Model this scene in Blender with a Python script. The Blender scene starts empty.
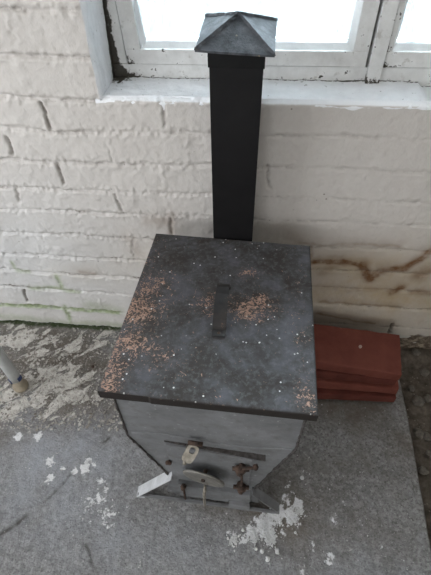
import bpy, bmesh, math, random
import numpy as np
from mathutils import Vector, Matrix
random.seed(7)
S = bpy.context.scene
COL = S.collection
R = math.radians

# ---------------------------------------------------------------- camera
CAMH = 1.45
FPX, PITCH, YAW, ROLL = 415.6, R(46.54), R(-6.27), R(-1.47)
fw = np.array([math.sin(YAW)*math.cos(PITCH), math.cos(YAW)*math.cos(PITCH), -math.sin(PITCH)])
r0 = np.array([math.cos(YAW), -math.sin(YAW), 0.0]); u0 = np.cross(r0, fw)
RV = r0*math.cos(ROLL)+u0*math.sin(ROLL); UV = -r0*math.sin(ROLL)+u0*math.cos(ROLL)
cam = bpy.data.cameras.new('camera'); co = bpy.data.objects.new('camera', cam); COL.objects.link(co)
m = Matrix.Identity(4)
for i in range(3):
    m[i][0] = RV[i]; m[i][1] = UV[i]; m[i][2] = -fw[i]
m[2][3] = CAMH
co.matrix_world = m
cam.sensor_fit = 'AUTO'; cam.sensor_width = 36; cam.lens = FPX*36/575
cam.clip_start = 0.02
S.camera = co

def ray(x, y): return fw + RV*(x-215.5)/FPX - UV*(y-287.5)/FPX
def onfloor(x, y, z=0.0):
    d = ray(x, y); t = (z-CAMH)/d[2]; return float(d[0]*t), float(d[1]*t)
def onwall(x, y, Y=1.09):
    d = ray(x, y); t = Y/d[1]; return float(d[0]*t), float(CAMH+d[2]*t)

# ---------------------------------------------------------------- numpy noise
def vnoise(x, y, seed=0):
    xi = np.floor(x).astype(np.int64); yi = np.floor(y).astype(np.int64)
    fx = x-xi; fy = y-yi
    fx = fx*fx*(3-2*fx); fy = fy*fy*(3-2*fy)
    def h(a, b):
        n = (a*374761393 + b*668265263 + seed*974634777) & 0xffffffff
        n = ((n ^ (n >> 13))*1274126177) & 0xffffffff
        n = (n ^ (n >> 16)) & 0xffff
        return n/65535.0
    return (h(xi, yi)*(1-fx)+h(xi+1, yi)*fx)*(1-fy) + (h(xi, yi+1)*(1-fx)+h(xi+1, yi+1)*fx)*fy
def fbm(x, y, sc, oct=4, seed=0, rough=0.5):
    s = 0; a = 1; t = 0
    for o in range(oct):
        s = s + a*(vnoise(x*sc, y*sc, seed+o*17)*2-1); t += a; a *= rough; sc *= 2.03
    return s/t
def polydist(X, Y, pts):
    d = np.full(X.shape, 9.0)
    for (x0, y0), (x1, y1) in zip(pts[:-1], pts[1:]):
        dx, dy = x1-x0, y1-y0; L = dx*dx+dy*dy+1e-12
        t = np.clip(((X-x0)*dx+(Y-y0)*dy)/L, 0, 1)
        d = np.minimum(d, np.hypot(X-x0-t*dx, Y-y0-t*dy))
    return d
def gauss(X, Y, x, y, sx, sy, amp=1.0, ang=0.0):
    c, s = math.cos(ang), math.sin(ang)
    u = (X-x)*c+(Y-y)*s; v = -(X-x)*s+(Y-y)*c
    return amp*np.exp(-(u/sx)**2-(v/sy)**2)

# ---------------------------------------------------------------- node helper
class NT:
    def __init__(s, name, space='object'):
        s.m = bpy.data.materials.new(name); s.m.use_nodes = True
        s.t = s.m.node_tree; s.n = s.t.nodes; s.l = s.t.links
        s.b = s.n['Principled BSDF']; s.out = s.n['Material Output']
        s.tc = s.n.new('ShaderNodeTexCoord').outputs['Object']
    def sock(s, inp, v):
        if hasattr(v, 'links') or isinstance(v, bpy.types.NodeSocket): s.l.new(v, inp)
        elif isinstance(v, (tuple, list)) and len(v) == 3 and inp.type == 'RGBA': inp.default_value = (*v, 1)
        else: inp.default_value = v
    def map(s, scale=(1, 1, 1), rot=(0, 0, 0), loc=(0, 0, 0)):
        n = s.n.new('ShaderNodeMapping'); s.l.new(s.tc, n.inputs[0])
        n.inputs['Scale'].default_value = scale; n.inputs['Rotation'].default_value = rot; n.inputs['Location'].default_value = loc
        return n.outputs[0]
    def noise(s, scale, detail=4, rough=.55, vec=None, dist=0.0):
        n = s.n.new('ShaderNodeTexNoise'); s.l.new(vec or s.tc, n.inputs['Vector'])
        n.inputs['Scale'].default_value = scale; n.inputs['Detail'].default_value = detail
        n.inputs['Roughness'].default_value = rough; n.inputs['Distortion'].default_value = dist
        return n.outputs['Fac']
    def voro(s, scale, feature='F1', vec=None, out='Distance', rnd=1.0):
        n = s.n.new('ShaderNodeTexVoronoi'); s.l.new(vec or s.tc, n.inputs['Vector']); n.feature = feature
        n.inputs['Scale'].default_value = scale; n.inputs['Randomness'].default_value = rnd
        return n.outputs[out]
    def ramp(s, fac, stops):
        n = s.n.new('ShaderNodeValToRGB'); s.l.new(fac, n.inputs[0]); e = n.color_ramp.elements
        while len(e) < len(stops): e.new(.5)
        for i, (p, c) in enumerate(stops):
            e[i].position = p; e[i].color = (*c, 1) if isinstance(c, tuple) else (c, c, c, 1)
        return n.outputs[0]
    def mix(s, fac, a, b, mode='MIX'):
        n = s.n.new('ShaderNodeMix'); n.data_type = 'RGBA'; n.blend_type = mode
        s.sock(n.inputs['Factor'], fac); s.sock(n.inputs[6], a); s.sock(n.inputs[7], b)
        return n.outputs[2]
    def math(s, op, a, b=0.0, clamp=False):
        n = s.n.new('ShaderNodeMath'); n.operation = op; n.use_clamp = clamp
        s.sock(n.inputs[0], a); s.sock(n.inputs[1], b); return n.outputs[0]
    def attr(s, name):
        n = s.n.new('ShaderNodeAttribute'); n.attribute_name = name; return n.outputs['Fac']
    def bump(s, h, strength=.5, dist=.002):
        n = s.n.new('ShaderNodeBump'); s.l.new(h, n.inputs['Height'])
        n.inputs['Strength'].default_value = strength; n.inputs['Distance'].default_value = dist
        s.l.new(n.outputs[0], s.b.inputs['Normal'])
    def fin(s, col, rough=.8, metal=0.0, spec=.5):
        s.sock(s.b.inputs['Base Color'], col); s.sock(s.b.inputs['Roughness'], rough)
        s.b.inputs['Metallic'].default_value = metal; s.b.inputs['Specular IOR Level'].default_value = spec
        return s.m

# ---------------------------------------------------------------- materials
def mat_wall():
    t = NT('whitewashed_brick')
    big = t.ramp(t.noise(2.2, 3), [(.3, (.555, .52, .49)), (.7, (.61, .58, .55))])
    c = t.mix(t.ramp(t.noise(45, 5, .65), [(.35, 0.0), (.75, .35)]), big, (.48, .445, .41))
    c = t.mix(t.attr('cool_light'), c, (.60, .60, .60))
    c = t.mix(t.math('MULTIPLY', t.attr('ochre'), t.ramp(t.noise(9, 5, .6), [(.3, .35), (.7, 1.0)])), c, (.47, .36, .21))
    st = t.math('MULTIPLY', t.attr('stain'), t.ramp(t.noise(30, 5, .6), [(.25, .4), (.6, 1.0)]), True)
    c = t.mix(st, c, (.17, .085, .035))
    cr = t.math('MULTIPLY', t.attr('crevice'), t.ramp(t.noise(60, 3, .6), [(.36, 0.0), (.54, 1.0)]), True)
    c = t.mix(cr, c, (.13, .105, .085))
    c = t.mix(t.math('MULTIPLY', t.attr('gap'), t.ramp(t.noise(80, 3), [(.3, .4), (.6, 1.0)]), True), c, (.10, .08, .06))
    sp = t.ramp(t.voro(28, rnd=1), [(.06, 1.0), (.09, 0.0)])
    c = t.mix(t.math('MULTIPLY', sp, t.ramp(t.noise(6), [(.55, 0.0), (.62, .7)])), c, (.12, .10, .08))
    ms = t.math('MULTIPLY', t.attr('moss'), t.ramp(t.noise(40, 5, .7), [(.3, .35), (.52, 1.0)]), True)
    c = t.mix(ms, c, (.20, .27, .09))
    c = t.mix(t.math('MULTIPLY', t.math('POWER', t.attr('moss'), 3.0), t.ramp(t.noise(50, 4), [(.4, 0.0), (.6, .9)]), True), c, (.03, .055, .015))
    raw = t.mix(t.ramp(t.noise(40, 5, .7), [(.45, 0.0), (.62, 1.0)]), (.10, .075, .055), (.30, .25, .19))
    c = t.mix(t.attr('raw'), c, raw)
    # bright painted rim of the window opening
    c = t.mix(t.attr('rim'), c, (.82, .83, .85))
    h = t.math('ADD', t.noise(60, 6, .65), t.math('MULTIPLY', t.noise(220, 3, .6), .35))
    t.bump(h, .55, .004)
    return t.fin(c, .75, 0, .3)

def mat_floor():
    t = NT('old_concrete')
    c = t.mix(t.ramp(t.noise(3.5, 5, .6), [(.3, 0.0), (.7, 1.0)]), (.145, .14, .136), (.235, .232, .23))
    c = t.mix(t.ramp(t.noise(48, 6, .75), [(.44, 0.0), (.62, .75)]), c, (.36, .355, .345))
    c = t.mix(t.ramp(t.noise(10, 7, .7, None, .8), [(.52, 0.0), (.66, .65)]), c, (.12, .112, .104))
    c = t.mix(t.ramp(t.noise(13, 7, .72, t.map((1, 1, 1), (0, 0, 0), (3, 5, 0)), .6), [(.55, 0.0), (.68, .6)]), c, (.34, .345, .355))
    c = t.mix(t.ramp(t.noise(115, 5, .75), [(.5, 0.0), (.62, .8)]), c, (.085, .08, .075))
    c = t.mix(t.math('MULTIPLY', t.attr('blue'), t.ramp(t.noise(12, 5, .6), [(.3, .3), (.7, 1.0)]), True), c, (.33, .35, .39))
    c = t.mix(t.math('MULTIPLY', t.attr('dirt_and_shade'), t.ramp(t.noise(22, 6, .7), [(.3, .35), (.65, 1.0)]), True), c, (.125, .104, .082))
    # flaking limewash: patches where noise passes the local density
    v = t.map((1, 1, 1), (0, 0, R(-42)), (0, 0, 0))
    n = t.n.new('ShaderNodeMapping'); t.l.new(v, n.inputs[0]); n.inputs['Scale'].default_value = (0.68, 1.35, 1)
    f = t.noise(17, 7, .62, n.outputs[0], .6)
    th = t.math('SUBTRACT', t.math('ADD', f, t.math('MULTIPLY', t.attr('flake'), .34)), .70)
    fl = t.math('MULTIPLY', th, 26.0, True)
    flc = t.mix(t.ramp(t.noise(40, 5, .6), [(.3, 0.0), (.7, 1.0)]), (.38, .355, .32), (.66, .64, .60))
    c = t.mix(fl, c, flc)
    # small pale crumbs bedded in the surface
    sp = t.ramp(t.math('ADD', t.voro(120), t.math('MULTIPLY', t.noise(60), .25)), [(.22, 1.0), (.30, 0.0)])
    sp = t.math('MULTIPLY', sp, t.ramp(t.math('ADD', t.noise(9, 4), t.math('MULTIPLY', t.attr('crumb'), .3)), [(.60, 0.0), (.68, .8)]), True)
    c = t.mix(sp, c, (.42, .41, .40))
    pw = t.math('MULTIPLY', t.math('SUBTRACT', t.math('ADD', t.noise(55, 5, .65), t.math('MULTIPLY', t.attr('powder'), .6)), .80), 12.0, True)
    c = t.mix(pw, c, (.70, .70, .71))
    c = t.mix(t.math('MULTIPLY', t.attr('moss'), t.ramp(t.noise(50, 5, .7), [(.35, .4), (.5, 1.0)]), True), c, (.03, .045, .014))
    c = t.mix(t.attr('crack'), c, (.06, .055, .05))
    h = t.math('ADD', t.math('MULTIPLY', fl, .35), t.math('ADD', t.noise(45, 7, .7), t.math('MULTIPLY', t.noise(190, 4, .7), .6)))
    t.bump(h, 1.0, .006)
    return t.fin(c, .85, 0, .3)

def mat_soil():
    t = NT('loose_soil')
    c = t.mix(t.ramp(t.noise(30, 6, .7), [(.35, 0.0), (.68, 1.0)]), (.055, .045, .036), (.15, .125, .10))
    sp = t.ramp(t.voro(60), [(.12, 1.0), (.2, 0.0)])
    c = t.mix(t.math('MULTIPLY', sp, t.ramp(t.noise(10), [(.5, 0.0), (.6, .8)])), c, (.24, .21, .18))
    t.bump(t.noise(40, 8, .75), .9, .008)
    return t.fin(c, .9, 0, .2)

def mat_lid():
    t = NT('rusted_black_sheet')
    c = t.mix(t.ramp(t.noise(8, 8, .68), [(.42, 0.0), (.62, 1.0)]), (.032, .029, .026), (.082, .084, .094))
    c = t.mix(t.ramp(t.noise(70, 4, .7), [(.5, 0.0), (.75, .55)]), c, (.15, .155, .165))
    g = t.noise(120, 4, .62, None, 1.4)
    th = t.math('SUBTRACT', t.math('ADD', g, t.math('MULTIPLY', t.attr('rust'), .24)), .715)
    ru = t.math('MULTIPLY', th, 30.0, True)
    c = t.mix(t.math('MULTIPLY', t.attr('rust'), .2), c, (.085, .055, .04))
    c = t.mix(ru, c, t.mix(t.noise(60), (.16, .085, .06), (.50, .33, .25)))
    sp = t.ramp(t.voro(48), [(.085, 1.0), (.11, 0.0)])
    c = t.mix(t.math('MULTIPLY', sp, t.ramp(t.noise(13), [(.47, 0.0), (.52, 1.0)])), c, (.62, .62, .60))
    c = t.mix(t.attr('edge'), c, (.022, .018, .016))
    t.bump(t.math('ADD', t.math('MULTIPLY', ru, .6), t.noise(120, 5, .7)), .35, .0015)
    return t.fin(c, t.ramp(t.noise(14, 4), [(.3, .55), (.7, .8)]), 0, .22)

def mat_body():
    t = NT('grey_painted_steel')
    v = t.map((2, 2, 3.5))
    c = t.mix(t.ramp(t.noise(5, 6, .65, v), [(.3, 0.0), (.7, 1.0)]), (.115, .117, .12), (.20, .203, .21))
    c = t.mix(t.ramp(t.noise(28, 6, .7), [(.5, 0.0), (.72, .55)]), c, (.075, .068, .06))
    c = t.mix(t.ramp(t.noise(60, 4, .7), [(.62, 0.0), (.72, .7)]), c, (.34, .34, .34))
    t.bump(t.noise(60, 6, .7), .35, .002)
    return t.fin(c, .6, .0, .4)

def simple(name, c1, c2, scale, rough=.6, metal=0.0, spec=.4, bs=.3, bd=.002, spots=None):
    t = NT(name)
    c = t.mix(t.ramp(t.noise(scale, 6, .65), [(.35, 0.0), (.68, 1.0)]), c1, c2)
    if spots:
        th, sc, col = spots
        c = t.mix(t.ramp(t.noise(sc, 5, .7), [(th, 0.0), (th+.05, 1.0)]), c, col)
    t.bump(t.noise(scale*5, 6, .7), bs, bd)
    return t.fin(c, rough, metal, spec)

M = {}
M['wall'] = mat_wall(); M['floor'] = mat_floor(); M['soil'] = mat_soil(); M['lid'] = mat_lid(); M['body'] = mat_body()
M['chimney'] = simple('black_stove_enamel', (.005, .0045, .005), (.009, .0085, .009), 12, .6, 0, .2, .1, .001)
M['chimney_inner'] = simple('black_stove_enamel_matt', (.004, .004, .004), (.008, .008, .008), 12, .7, 0, .2, .1, .001)
M['cap'] = simple('weathered_lead_sheet', (.038, .041, .046), (.11, .116, .126), 34, .85, 0, .15, .6, .003, (.66, 90, (.22, .18, .13)))
M['handle'] = simple('black_worn_steel', (.011, .010, .010), (.030, .026, .024), 30, .6, .0, .35, .3, .001, (.62, 60, (.14, .075, .05)))
M['rust'] = simple('rusty_iron', (.035, .026, .022), (.12, .075, .055), 80, .8, .2, .3, .8, .004, (.66, 120, (.30, .27, .25)))
M['disc'] = simple('dull_cast_metal', (.13, .12, .105), (.24, .23, .21), 40, .5, .3, .5, .5, .002, (.6, 70, (.10, .08, .06)))
M['latch'] = simple('tarnished_brass_steel', (.17, .15, .12), (.36, .33, .28), 60, .45, .5, .5, .5, .002)
M['foot'] = simple('window_lit_leg_steel', (.42, .43, .44), (.60, .61, .63), 30, .5, .1, .5, .3, .001, (.66, 60, (.22, .21, .2)))  # pale colour stands in for window light on the sloping leg
M['seam'] = simple('burnt_weld', (.035, .03, .028), (.11, .10, .095), 90, .75, .1, .3, .8, .003)
M['brick'] = simple('red_clay', (.125, .036, .026), (.175, .055, .040), 14, .85, 0, .2, .35, .002, (.72, 45, (.33, .18, .14)))
M['brick_dark'] = simple('dark_red_clay', (.085, .024, .018), (.13, .038, .028), 18, .9, 0, .2, .35, .002)
M['mortar_crumb'] = simple('pale_crumb', (.40, .30, .26), (.6, .5, .45), 60, .9)
def mat_sill():
    t = NT('white_gloss_sill_paint')
    c = t.mix(t.ramp(t.noise(30, 6, .65), [(.35, 0.0), (.68, 1.0)]), (.80, .81, .83), (.88, .89, .91))
    g = t.math('MULTIPLY', t.math('SUBTRACT', t.math('ADD', t.noise(85, 6, .75), t.math('MULTIPLY', t.attr('grime'), .42)), .70), 14.0, True)
    c = t.mix(g, c, (.05, .042, .032))
    c = t.mix(t.ramp(t.noise(45, 4, .75), [(.64, 0.0), (.68, .8)]), c, (.2, .19, .17))
    t.bump(t.noise(90, 6, .7), .5, .003)
    return t.fin(c, .5, 0, .4)
M['sillpaint'] = mat_sill()
def mat_frame():
    t = NT('old_white_window_paint')
    v = t.map((3, 3, 3))
    c = t.mix(t.ramp(t.noise(8, 6, .65, v), [(.3, 0.0), (.7, 1.0)]), (.58, .58, .57), (.74, .745, .74))
    c = t.mix(t.ramp(t.noise(30, 5, .7), [(.60, 0.0), (.68, .5)]), c, (.33, .31, .28))
    c = t.mix(t.ramp(t.noise(24, 4, .75), [(.64, 0.0), (.67, 1.0)]), c, (.05, .045, .04))
    g = t.math('MULTIPLY', t.math('SUBTRACT', t.math('ADD', t.noise(75, 6, .75), t.math('MULTIPLY', t.attr('grime'), .45)), .74), 14.0, True)
    c = t.mix(g, c, (.035, .03, .022))
    t.bump(t.noise(70, 6, .7), .4, .002)
    return t.fin(c, .5, 0, .4)
M['frame'] = mat_frame()
M['bead'] = simple('white_glazing_bead', (.72, .73, .73), (.84, .85, .85), 20, .5, 0, .4, .4, .002)
M['gapdark'] = simple('black_gap_shade', (.012, .011, .009), (.05, .045, .03), 60, .9)  # shade inside the casement gap, given as a near-black colour
M['cloudcream'] = simple('cream_tube', (.36, .365, .35), (.46, .465, .45), 20, .4, 0, .5, .1, .001)
M['navy'] = simple('navy_tape', (.02, .035, .10), (.03, .05, .14), 30, .5)
M['tan'] = simple('tan_rubber', (.25, .21, .155), (.35, .30, .225), 40, .45, 0, .5, .2, .001)
M['plaster'] = simple('lime_flake', (.15, .13, .11), (.56, .54, .50), 14, .9, 0, .2, .5, .002)
M['grit'] = simple('grey_grit', (.22, .215, .21), (.60, .59, .58), 9, .9, 0, .2, .5, .002)
M['powder'] = simple('white_lime_crumb', (.52, .52, .51), (.70, .70, .70), 70, .9, 0, .2, .8, .003)
M['stone'] = simple('dusty_stone', (.09, .078, .065), (.20, .18, .155), 40, .9, 0, .2, .8, .004)
M['snow'] = simple('pale_yard_ground', (.55, .57, .58), (.88, .89, .90), 5, .9, 0, .2, .6, .01)
M['roomwall'] = simple('plain_limewash', (.50, .47, .43), (.58, .55, .51), 5, .85, 0, .2, .3, .004)
def mat_glass():
    t = NT('dirty_window_glass')
    tr = t.n.new('ShaderNodeBsdfTransparent'); tr.inputs[0].default_value = (.93, .96, .97, 1)
    gl = t.n.new('ShaderNodeBsdfGlossy'); gl.inputs['Roughness'].default_value = .05
    fr = t.n.new('ShaderNodeFresnel'); fr.inputs[0].default_value = 1.45
    m1 = t.n.new('ShaderNodeMixShader'); t.l.new(fr.outputs[0], m1.inputs[0]); t.l.new(tr.outputs[0], m1.inputs[1]); t.l.new(gl.outputs[0], m1.inputs[2])
    tl = t.n.new('ShaderNodeBsdfTranslucent'); tl.inputs[0].default_value = (.21, .24, .25, 1)
    df = t.n.new('ShaderNodeBsdfDiffuse'); df.inputs[0].default_value = (.35, .38, .38, 1)
    m0 = t.n.new('ShaderNodeMixShader'); m0.inputs[0].default_value = .35; t.l.new(tl.outputs[0], m0.inputs[1]); t.l.new(df.outputs[0], m0.inputs[2])
    d = t.ramp(t.noise(11, 7, .7, t.map((1.6, 1, .5)), 1.6), [(.42, .0), (.55, .45), (.61, .12), (.70, .55)])
    m2 = t.n.new('ShaderNodeMixShader'); t.l.new(d, m2.inputs[0]); t.l.new(m1.outputs[0], m2.inputs[1]); t.l.new(m0.outputs[0], m2.inputs[2])
    t.l.new(m2.outputs[0], t.out.inputs[0])
    return t.m
M['glass'] = mat_glass()

# ---------------------------------------------------------------- objects
def base(o):
    v = Vector((0, 0, 0)); p = o
    while p is not None:
        v += p.location; p = p.parent
    return v
def link(name, me, mat, parent=None, loc=None):
    """mesh data in world coordinates; shifted so the object sits at its base"""
    o = bpy.data.objects.new(name, me); COL.objects.link(o)
    if parent is not None:
        o.parent = parent; off = base(parent)
    else: off = Vector((0, 0, 0))
    if loc is not None:
        o.location = Vector(loc)-off; off = Vector(loc)
    me.transform(Matrix.Translation(-off))
    if mat is not None:
        for mm in (mat if isinstance(mat, (list, tuple)) else [mat]): me.materials.append(mm)
    return o
def tag(o, label, cat, group=None, kind=None):
    o['label'] = label; o['category'] = cat
    if group: o['group'] = group
    if kind: o['kind'] = kind
    return o
def struct(o, label=None):
    o['kind'] = 'structure'
    if label: o['label'] = label
    return o
def empty(name, loc):
    o = bpy.data.objects.new(name, None); COL.objects.link(o); o.location = loc; o.empty_display_size = .1; return o
def mesh(bm, name, smooth=False):
    bmesh.ops.recalc_face_normals(bm, faces=bm.faces)
    me = bpy.data.meshes.new(name); bm.to_mesh(me); bm.free()
    if smooth:
        for p in me.polygons: p.use_smooth = True
    return me
def hexa(bm, pts, bev=0.0, seg=2):
    """8 points: bottom 4 ccw, top 4 ccw"""
    vs = [bm.verts.new(p) for p in pts]
    fs = [(3, 2, 1, 0), (4, 5, 6, 7), (0, 1, 5, 4), (1, 2, 6, 5), (2, 3, 7, 6), (3, 0, 4, 7)]
    F = [bm.faces.new([vs[i] for i in f]) for f in fs]
    if bev > 0:
        E = list({e for f in F for e in f.edges})
        bmesh.ops.bevel(bm, geom=E, offset=bev, segments=seg, affect='EDGES', profile=.6)
def box(bm, x0, x1, y0, y1, z0, z1, bev=0.0, mat=None):
    p = [(x0, y0, z0), (x1, y0, z0), (x1, y1, z0), (x0, y1, z0), (x0, y0, z1), (x1, y0, z1), (x1, y1, z1), (x0, y1, z1)]
    if mat is not None: p = [mat @ Vector(q) for q in p]
    hexa(bm, p, bev)
def tube(bm, pts, r, n=12, cap=True):
    pts = [Vector(p) for p in pts]; rs = r if isinstance(r, (list, tuple)) else [r]*len(pts)
    rings = []
    up = None
    for i, p in enumerate(pts):
        d = (pts[min(i+1, len(pts)-1)]-pts[max(i-1, 0)]).normalized()
        a = Vector((0, 0, 1)) if abs(d.z) < .9 else Vector((1, 0, 0))
        if up is None: up = d.cross(a).normalized()
        else: up = (up - d*up.dot(d)).normalized()
        s = d.cross(up).normalized()
        rings.append([bm.verts.new(p+(up*math.cos(2*math.pi*k/n)+s*math.sin(2*math.pi*k/n))*rs[i]) for k in range(n)])
    for a, b in zip(rings[:-1], rings[1:]):
        for k in range(n): bm.faces.new([a[k], a[(k+1) % n], b[(k+1) % n], b[k]])
    if cap: bm.faces.new(rings[0][::-1]); bm.faces.new(rings[-1])
def grid_mesh(name, P, attrs=None, smooth=True, wrap_faces=None):
    """P: (ny,nx,3)"""
    ny, nx = P.shape[:2]
    me = bpy.data.meshes.new(name)
    i = np.arange(ny*nx).reshape(ny, nx)
    q = np.stack([i[:-1, :-1], i[:-1, 1:], i[1:, 1:], i[1:, :-1]], -1).reshape(-1, 4)
    me.vertices.add(ny*nx); me.vertices.foreach_set('co', P.reshape(-1).astype(np.float32))
    me.loops.add(q.size); me.loops.foreach_set('vertex_index', q.reshape(-1).astype(np.int32))
    me.polygons.add(len(q)); me.polygons.foreach_set('loop_start', (np.arange(len(q))*4).astype(np.int32))
    me.polygons.foreach_set('loop_total', np.full(len(q), 4, np.int32))
    me.polygons.foreach_set('use_smooth', np.full(len(q), smooth))
    me.update(calc_edges=True); me.validate()
    for k, v in (attrs or {}).items():
        a = me.attributes.new(k, 'FLOAT', 'POINT'); a.data.foreach_set('value', np.clip(v, 0, 1).reshape(-1).astype(np.float32))
    return me
def join_meshes(name, mes):
    """merge grids that share attribute names into one mesh"""
    bm = bmesh.new()
    for me in mes: bm.from_mesh(me); bpy.data.meshes.remove(me)
    out = bpy.data.meshes.new(name); bm.to_mesh(out); bm.free(); return out

# ================================================================ WALL
WY = 1.09
JZ = [-.10, 0.0, .116, .229, .325, .415, .521, .625, .712, .811, .908, 1.0, 1.10, 1.20, 1.3, 1.4, 1.5, 1.6, 1.7, 1.8, 1.9, 2.0, 2.1, 2.2, 2.3, 2.45]
JX = {1: [-.766, .588, -1.1, -.2, .2], 2: [-.92, -.60, .27, -.25], 3: [-.745, -1.07, .58, -.4], 4: [-.888, -.575, .42], 5: [-.74, -.415, .25, .6],
      6: [-.58, -.265, -.93, .40], 7: [-.757, -.427, .2, .52], 8: [-.594, -.278, .045, -.91, .38], 9: [-.725, -.42, -.19, .24], 10: [-.58, -.25, .008, -.9, .36], 11: [-.75, -.42], 12: [-.6], 13: [-.76]}
DEEP = [(-.58, .984, -.577, .914, .9), (-.725, .88, -.722, .83, .8), (-.593, .80, -.594, .73, .8), (-.757, .71, -.765, .66, .6), (-.249, .99, -.247, .93, .45),
        (-.431, .70, -.424, .64, .6), (-.264, .61, -.266, .55, .5), (.041, .815, .05, .745, .55), (.587, .13, .592, .03, 1.0), (-.914, .215, -.925, .14, 1.0), (-.405, .51, -.42, .45, .3)]
def wall_fields(X, Z):
    zz = Z + .010*fbm(X, Z, 4, 3, 3) + .003*fbm(X, Z, 25, 2, 5)
    dz = np.full(X.shape, 9.0)
    for z in JZ: dz = np.minimum(dz, np.abs(zz-z))
    dx = np.full(X.shape, 9.0)
    for k, xs in JX.items():
        if k >= len(JZ): continue
        z0, z1 = JZ[k], JZ[k+1]
        inside = (zz > z0) & (zz < z1)
        for x in xs: dx = np.where(inside, np.minimum(dx, np.abs(X-x+.009*fbm(X, Z, 9, 3, 8+k))+.006), dx)
    d = np.minimum(dz, dx*1.1)
    left = 1/(1+np.exp((X-.0)*14))
    low = 1/(1+np.exp((Z-.45)*14))
    d = np.abs(d+.004*fbm(X, Z, 45, 4, 22))
    joint = np.exp(-(d/.0055)**2)
    amp = .28+.75*np.clip(.45+1.8*fbm(X, Z, 8, 4, 21), 0, 1)
    amp = amp*(.35+.65*left)+.4*low
    h = -.0085*joint*amp
    # lumps of paint along the joints
    h += (.0035*np.exp(-((d-.009)/.010)**2)*np.clip(fbm(X, Z, 85, 3, 31), 0, 1)+.004*np.exp(-(d/.02)**2)*fbm(X, Z, 110, 3, 35)+.005*np.clip(fbm(X, Z, 26, 4, 33)-.28, 0, 1))*(.3+.7*left)
    h += .0045*fbm(X, Z, 3.1, 3, 40)+.0022*fbm(X, Z, 18, 4, 41)+.0012*fbm(X, Z, 60, 3, 42)
    gap = np.zeros(X.shape)
    for x0, z0, x1, z1, a in DEEP:
        dd = polydist(X+.010*fbm(X, Z, 38, 3, 50), Z+.004*fbm(X, Z, 50, 2, 52), [(x0, z0), (x1, z1)])
        g = np.exp(-(dd/.0045)**2)*a
        gap = np.maximum(gap, g); h -= .011*g
    crev = np.exp(-(d/.0035)**2)*(.25+.5*left+.4*low)*np.clip(.25+2.2*fbm(X, Z, 14, 4, 61), 0, 1)  # joint dirt, with the joint shadows painted in as dark colour
    st = np.zeros(X.shape)
    W = lambda *p: [onwall(*q) for q in p]
    wx = X+.008*fbm(X, Z, 30, 3, 70); wz = Z+.008*fbm(X, Z, 30, 3, 71)
    def stroke(pts, w, a):
        nonlocal st
        st = np.maximum(st, a*np.exp(-(polydist(wx, wz, W(*pts))/w)**2)+.35*a*np.exp(-(polydist(wx, wz-.012, W(*pts))/(w*2.2))**2))
    stroke([(305, 263), (340, 262), (362, 266)], .009, 1.2); stroke([(362, 266), (369, 280)], .013, 1.3)
    stroke([(369, 279), (382, 271), (405, 268), (420, 260), (433, 250)], .013, .95)
    stroke([(300, 243), (330, 245), (360, 244), (400, 247)], .008, .35); stroke([(312, 246), (311, 260)], .010, .4)
    stroke([(318, 287), (352, 291), (378, 290), (400, 288)], .010, .3); stroke([(392, 293), (401, 288)], .014, .95); stroke([(414, 292), (431, 294)], .014, .6)
    stroke([(340, 262), (320, 274)], .02, .3); stroke([(420, 275), (433, 268)], .03, .5)
    stroke([(320, 302), (350, 304), (400, 308)], .007, .5); stroke([(318, 314), (350, 320), (375, 324)], .006, .6)
    stroke([(148, 221), (170, 223)], .022, .28); stroke([(171, 215), (172, 232)], .012, .30); stroke([(128, 237), (138, 252)], .02, .2)
    stroke([(80, 272), (94, 274)], .012, .35); stroke([(300, 243), (290, 236)], .02, .3)
    och = gauss(X, Z, .50, .28, .42, .22, .85)+gauss(X, Z, .35, .45, .3, .06, .35)+gauss(X, Z, -.28, .42, .2, .12, .28)+gauss(X, Z, -.65, .33, .15, .05, .18)
    cool_light = gauss(X, Z, -.95, .35, .5, .38, .8)  # bluish daylight at lower left, painted into the wall colour
    ms = np.zeros(X.shape)
    def moss(pts, w, a):
        nonlocal ms
        ms = np.maximum(ms, a*np.exp(-(polydist(wx, wz, W(*pts))/w)**2))
    moss([(0, 323), (60, 328), (125, 331)], .013, 1.0); moss([(0, 305), (40, 307), (90, 311), (118, 313)], .010, .75)
    moss([(56, 276), (62, 288), (30, 288)], .012, .6); moss([(58, 288), (78, 292)], .012, .55); moss([(12, 262), (17, 271), (28, 272)], .009, .55)
    moss([(66, 307), (71, 325)], .012, .65); moss([(90, 305), (118, 311)], .03, .35); moss([(0, 316), (60, 322), (120, 325)], .02, .35)
    raw = np.clip((.062+.03*fbm(X, Z, 14, 4, 80)-Z)*60, 0, 1)*np.clip((X-.52)*30, 0, 1)
    raw = np.maximum(raw, np.clip((.0-Z)*60, 0, 1))
    h += raw*(-.012+.012*fbm(X, Z, 28, 4, 81))
    return h, dict(crevice=crev, gap=gap, stain=st, ochre=och, cool_light=cool_light, moss=ms, raw=raw)
ATT = ['crevice', 'gap', 'stain', 'ochre', 'cool_light', 'moss', 'raw', 'rim']
SILLZ = 1.004
def edge_x(Z):   # slanting left edge of the window opening
    return -.411+.02*np.minimum(Z-SILLZ, .30)+.003*fbm(Z, Z*0+3, 22, 3, 90)
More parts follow.
